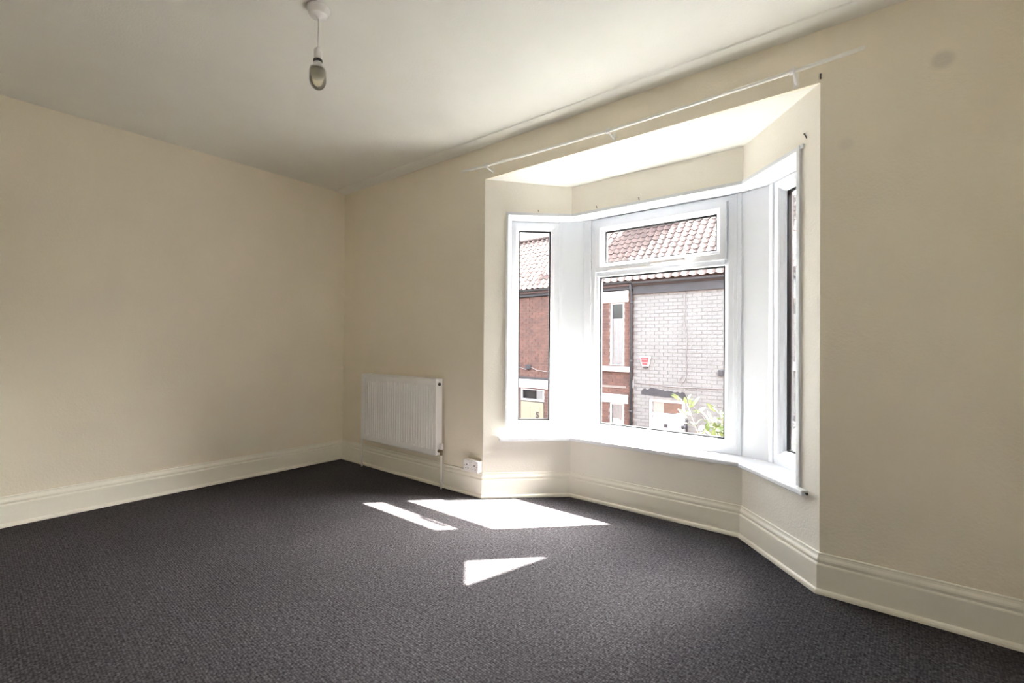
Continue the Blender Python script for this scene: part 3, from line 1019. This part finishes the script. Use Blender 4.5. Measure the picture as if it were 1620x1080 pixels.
# painted house
holesB = [(-4.46, -3.60, GZ, -0.15), (-2.25, -1.15, 0.75, 2.2), (-2.35, -1.05, -1.6, -0.2)]
hB = house('terraced_house', 'cream painted brick terraced house with a white front door', -4.86, 0.0, holesB, 'painted_brick', 'painted_joint', 0.006, zr=2.56, fz=0.15)
far_window(hB, -2.25, -1.15, 0.75, 2.2, bar=0.07)
far_window(hB, -2.35, -1.05, -1.6, -0.2, bar=0.07)
for (a, b_, c, d) in ((-2.35, -1.05, 0.64, 0.75), (-2.45, -0.95, -1.71, -1.6)):
    MB().box(a, b_, FY - 0.07, FY + 0.09, c, d).build('window_ledge', 'stone_white', hB, bevel=0.01)
mb = MB()
mb.box(-4.46, -4.39, FY + 0.02, FY + 0.09, GZ + 0.1, -0.15)
mb.box(-3.67, -3.60, FY + 0.02, FY + 0.09, GZ + 0.1, -0.15)
mb.box(-4.39, -3.67, FY + 0.02, FY + 0.09, -0.22, -0.15)
mb.box(-4.39, -3.67, FY + 0.02, FY + 0.09, -0.56, -0.48)
dfr = mb.build('door_frame', 'far_frame', hB)
MB().box(-4.39, -3.67, FY + 0.06, FY + 0.064, -0.48, -0.22).build('pane', 'far_glass', dfr)
MB().box(-4.39, -4.12, FY + 0.076, FY + 0.088, -0.48, -0.22).build('blind', 'curtain', hB)
MB().box(-4.11, -3.67, FY + 0.080, FY + 0.090, -0.48, -0.22).build('blind', 'blind', hB)
dr = MB().box(-4.385, -3.675, FY + 0.04, FY + 0.09, GZ + 0.1, -0.565).build('door', 'far_door', hB)
mb = MB()
for (a, b_, c, d) in ((-4.31, -3.75, -0.66, -0.645), (-4.31, -4.295, -1.25, -0.66), (-3.765, -3.75, -1.25, -0.66)):
    mb.box(a, b_, FY + 0.028, FY + 0.042, c, d)
mb.build('door_moulding', 'far_door', dr)
arc = [(-4.03 + 0.24 * math.cos(a), FY + 0.036, -1.12 + 0.24 * math.sin(a)) for a in [math.pi * k / 12 for k in range(13)]]
MB().tube(arc, 0.010, 6).build('door_moulding', 'far_door', dr)
MB().box(-4.10, -4.02, FY + 0.026, FY + 0.042, -0.82, -0.74).build('door_plaque', 'black_paint', dr, bevel=0.004)
# ragged black paint over the door
rn = random.Random(3)
topl, botl = [], []
for i in range(23):
    x = -4.66 + i * (1.10 / 22)
    topl.append((x, 0.085 - 0.055 * (i / 22) + rn.uniform(-0.028, 0.028) + (0.02 if 3 < i < 10 else 0)))
    botl.append((x, -0.065 - 0.055 * (i / 22) + rn.uniform(-0.008, 0.012)))
topl[0] = (topl[0][0], 0.0)
topl[-1] = (topl[-1][0], -0.06)
mb = MB()
n = len(topl)
vs = [(x, FY - 0.006, z) for x, z in topl] + [(x, FY - 0.006, z) for x, z in botl] + [(x, FY + 0.004, z) for x, z in topl] + [(x, FY + 0.004, z) for x, z in botl]
fs = [(n + i, n + i + 1, i + 1, i) for i in range(n - 1)] + [(i, i + 1, 2 * n + i + 1, 2 * n + i) for i in range(n - 1)] + [(n + i + 1, n + i, 3 * n + i, 3 * n + i + 1) for i in range(n - 1)]
mb.add(vs, fs)
mb.build('paint_band', 'black_paint', hB)
# wrought bracket by the door
mb = MB().tube([(-3.545, FY - 0.02, -0.56), (-3.545, FY - 0.02, -0.86)], 0.018, 8)
mb.tube([(-3.545, FY - 0.02, -0.62), (-3.57, FY - 0.09, -0.66), (-3.59, FY - 0.13, -0.74), (-3.55, FY - 0.04, -0.78)], 0.012, 6)
mb.lathe([(0.0, 0), (0.035, -0.01), (0.04, -0.05), (0.015, -0.08), (0.0, -0.085)], (-3.60, FY - 0.13, -0.70), 10)
mb.build('door_bracket', 'black_paint', hB)
# downpipe on the party line, with flaking edge
pts = [(-4.91, FY - 0.12, 2.66), (-4.91, FY - 0.09, 2.52), (-4.91, FY - 0.045, 2.40), (-4.91, FY - 0.045, GZ + 0.1)]
dp = MB().tube(pts, 0.036, 10).build('downpipe', 'fascia_black', hA)
for z in (2.20, 0.75, -0.5):
    MB().lathe([(0.045, -0.03), (0.045, 0.03)], (-4.91, FY - 0.045, z), 10).build('collar', 'black_paint', dp)
mb = MB().add([(-4.96, FY - 0.006, 0.06), (-4.90, FY - 0.006, 0.02), (-4.87, FY - 0.006, 0.10), (-4.862, FY - 0.006, 0.02), (-4.862, FY - 0.006, 0.30), (-4.88, FY - 0.006, 0.26), (-4.94, FY - 0.006, 0.16),
               (-4.96, FY + 0.004, 0.06), (-4.90, FY + 0.004, 0.02), (-4.87, FY + 0.004, 0.10), (-4.862, FY + 0.004, 0.02), (-4.862, FY + 0.004, 0.30), (-4.88, FY + 0.004, 0.26), (-4.94, FY + 0.004, 0.16)],
              [tuple(range(7)), tuple(range(7, 14))] + [(i, (i + 1) % 7, 7 + (i + 1) % 7, 7 + i) for i in range(7)])
mb.build('flaked_patch', 'stone_white', hA)
# cables on the painted wall
pts = [(-3.59, 2.52), (-3.60, 2.25), (-3.59, 2.0), (-3.62, 1.78), (-3.60, 1.60), (-3.55, 1.38), (-3.555, 1.15), (-3.57, 0.94), (-3.56, 0.65), (-3.565, 0.45), (-3.60, 0.33), (-3.66, 0.27), (-3.72, 0.28), (-3.71, 0.36), (-3.66, 0.42)]
MB().tube([(x, FY - 0.012, z) for x, z in pts], 0.010, 6).build('cable', 'cable_grey', hB)
pts = [(-4.80, 0.205), (-4.40, 0.195), (-4.18, 0.185), (-4.14, 0.20), (-4.10, 0.165), (-3.70, 0.165), (-3.36, 0.17), (-2.82, 0.185), (-2.0, 0.18), (-0.3, 0.2)]
MB().tube([(x, FY - 0.012, z) for x, z in pts], 0.011, 6).build('cable', 'cable_grey', hB)
pts = [(-3.30, 0.16), (-3.305, -0.3), (-3.295, -0.9), (-3.30, -2.0)]
MB().tube([(x, FY - 0.010, z) for x, z in pts], 0.008, 6).build('cable', 'cable_grey', hB)
pts = [(-3.62, 0.20), (-3.58, 0.05), (-3.53, -0.11), (-3.34, -0.32), (-3.15, -0.51), (-2.9, -0.75)]
MB().tube([(x, FY - 0.016, z) for x, z in pts], 0.008, 6).build('cable', 'cable_grey', hB)
MB().box(-2.86, -2.76, FY - 0.05, FY + 0.002, 0.47, 0.60).build('junction_box', 'fascia_black', hB, bevel=0.008)

# next brick house along the terrace
hC = house('terraced_house', 'red brick terraced house beyond the painted one', 0.002, 4.6, [(0.5, 1.4, 0.60, 2.24), (0.5, 1.4, -1.75, -0.33), (2.2, 3.1, GZ, -0.12)], 'red_brick', 'mortar', 0.010)
far_window(hC, 0.5, 1.4, 0.60, 2.24)
far_window(hC, 0.5, 1.4, -1.75, -0.33)
MB().box(2.22, 3.08, FY + 0.03, FY + 0.09, GZ + 0.1, -0.13).build('door', 'far_door', hC)
for (a, b_, c, d) in ((0.4, 1.5, 2.23, 2.50), (0.4, 1.5, -0.33, -0.11), (2.1, 3.2, -0.12, 0.13)):
    MB().box(a, b_, FY - 0.03, FY + 0.09, c, d).build('lintel', 'stone_white', hC, bevel=0.008)

# alarm box, a thing on the wall
al = empty('alarm_box', (-4.545, FY, 0.62), 'white and red burglar alarm box on the painted house front', 'alarm box')


def trap(x0, x1, k, y0, y1, z0, z1):
    """taper: the bottom is narrower by k on each side"""
    return MB().hexa([(x0 + k, y0 + 0.012, z0), (x1 - k, y0 + 0.012, z0), (x1 - k, y1, z0), (x0 + k, y1, z0), (x0, y0, z1), (x1, y0, z1), (x1, y1, z1), (x0, y1, z1)])


trap(-4.68, -4.41, 0.05, FY - 0.075, FY - 0.003, 0.63, 0.87).build('case', 'alarm_white', al, bevel=0.012)
lens_ = trap(-4.645, -4.445, 0.035, FY - 0.088, FY - 0.070, 0.665, 0.845).build('front_panel', 'alarm_red', al, bevel=0.006)
for z in (0.715, 0.80):
    MB().box(-4.61, -4.48, FY - 0.091, FY - 0.082, z, z + 0.006).build('stripe', 'alarm_white', lens_)
MB().box(-4.60, -4.49, FY - 0.06, FY - 0.01, 0.585, 0.632).build('strobe', 'black_paint', al, bevel=0.008)


# chimney stack on the ridge at the party wall, part of the brick house
cx0, cx1, cy0, cy1, cz0, cz1 = -5.23, -4.87, 12.60, 13.05, 4.40, 6.00
ch = MB().box(-5.23, -4.87, cy0, cy1, cz0, cz1).build('chimney', 'red_brick', hA)
MB().box(-5.28, -4.865, cy0 - 0.05, cy1 + 0.05, cz1 - 0.25, cz1 - 0.10).build('corbel', 'red_brick', ch)
for i in range(2):
    MB().lathe([(0.08, 0), (0.11, 0.30), (0.13, 0.32), (0.13, 0.38), (0.09, 0.38), (0.09, 0.30)], (-5.14 + 0.13 * i, 12.82, cz1), 14).build('chimney_pot', 'chimney_pot', ch)

chb = MB().box(-4.852, -4.16, cy0, cy1, cz0, cz1).build('chimney', 'red_brick', hB)
MB().box(-4.855, -4.11, cy0 - 0.05, cy1 + 0.05, cz1 - 0.25, cz1 - 0.10).build('corbel', 'red_brick', chb)
for i in range(2):
    MB().lathe([(0.12, 0), (0.11, 0.30), (0.13, 0.32), (0.13, 0.38), (0.09, 0.38), (0.09, 0.30)], (-4.66 + 0.30 * i, 12.82, cz1), 14).build('chimney_pot', 'chimney_pot', chb)

# added unseen bay, roof slope shaped to cut the sun at the narrow window
nb = empty('added_shade_bay', (1.5, 3.0, GZ), "added unseen brick bay with a sloping lead roof, shaped to shade the narrow window", 'added shade block')
xe, za, zb, yf = 0.35, 3.425, 2.48, 4.23
MB().add([(xe, YW + TW + 0.01, GZ), (2.6, YW + TW + 0.01, GZ), (2.6, yf, GZ), (xe, yf, GZ), (xe, YW + TW + 0.01, 3.27), (2.6, YW + TW + 0.01, 3.27), (2.6, yf, 2.47), (xe, yf, 2.47)],
         BRICK_F).build('wall', 'soot_brick', nb)
MB().add([(xe - 0.002, YW + TW + 0.01, 3.272), (2.62, YW + TW + 0.01, 3.272), (2.62, yf + 0.02, 2.462), (xe - 0.002, yf + 0.02, 2.462), (xe - 0.002, YW + TW + 0.01, 3.30), (2.62, YW + TW + 0.01, 3.30), (2.62, yf + 0.02, 2.49), (xe - 0.002, yf + 0.02, 2.49)],
         BRICK_F).build('roof', 'lead', nb)

# ------------------------------------------------------------------ shrub below the bay
rn = random.Random(11)
shrub = empty('shrub', (-0.95, 5.6, GZ + 0.1), 'leafy green shrub with long arching twigs seen through the bay', 'shrub')
root = Vector((-0.95, 5.6, GZ + 0.1))
twigs = []
tips = [(-1.50, 5.5, 0.30), (-1.38, 5.6, 0.15), (-1.45, 5.7, -0.05), (-1.30, 5.5, 0.25), (-1.6, 5.7, 0.12), (-1.82, 5.55, 0.52), (-1.52, 5.75, 0.20), (-1.40, 5.45, 0.38), (-1.25, 5.6, 0.50), (-1.15, 5.35, 0.30), (-1.0, 5.7, 0.42), (-0.85, 5.5, 0.36), (-0.72, 5.4, 0.28), (-0.62, 5.7, 0.38), (-1.62, 5.5, 0.0),
        (-1.48, 5.4, 0.08), (-1.34, 5.7, 0.10), (-0.9, 5.3, 0.14), (-0.55, 5.5, 0.1), (-0.3, 5.6, 0.3), (-1.2, 5.9, 0.2), (-1.55, 5.6, -0.1), (-0.72, 5.8, 0.05), (-1.05, 5.5, 0.05), (-1.28, 5.4, -0.05)]
br = MB()
leaves = []
for tp in tips:
    tp = Vector(tp)
    mid = root.lerp(tp, 0.55) + Vector((rn.uniform(-0.1, 0.1), rn.uniform(-0.1, 0.1), 0.35))
    pth = []
    for k in range(9):
        t = k / 8
        pth.append(root * (1 - t) ** 2 + mid * (2 * t * (1 - t)) + tp * t * t)
    br.tube(pth, [0.016 * (1 - 0.8 * k / 8) for k in range(9)], 6)
    for k in range(64):
        t = rn.uniform(0.45, 1.0)
        P = root * (1 - t) ** 2 + mid * (2 * t * (1 - t)) + tp * t * t
        T = (mid - root) * (2 * (1 - t)) + (tp - mid) * (2 * t)
        T.normalize()
        side = Vector((rn.uniform(-1, 1), rn.uniform(-1, 1), rn.uniform(-0.5, 0.6))).normalized()
        d = (T * 0.5 + side).normalized()
        q = d.to_track_quat('Y', 'Z').to_matrix().to_4x4() @ Matrix.Rotation(rn.uniform(-0.9, 0.9), 4, 'Y')
        s = rn.uniform(0.08, 0.16)
        P = P + side * rn.uniform(0.0, 0.09)
        leaves.append(Matrix.Translation(P) @ q @ Matrix.Diagonal((s, s, s, 1)))
br.build('twigs', 'twig', shrub)
LV = [(0, 0, 0), (0.16, 0.35, 0.05), (0.13, 0.7, 0.03), (0, 1.0, -0.10), (-0.13, 0.7, 0.03), (-0.16, 0.35, 0.05), (0, 0.35, 0), (0, 0.7, -0.02)]
LF = [(0, 1, 6), (1, 2, 7, 6), (2, 3, 7), (0, 6, 5), (6, 7, 4, 5), (7, 3, 4)]
scatter('leaf', LV, LF, leaves, 'leaf', shrub, rest_name='leaf')
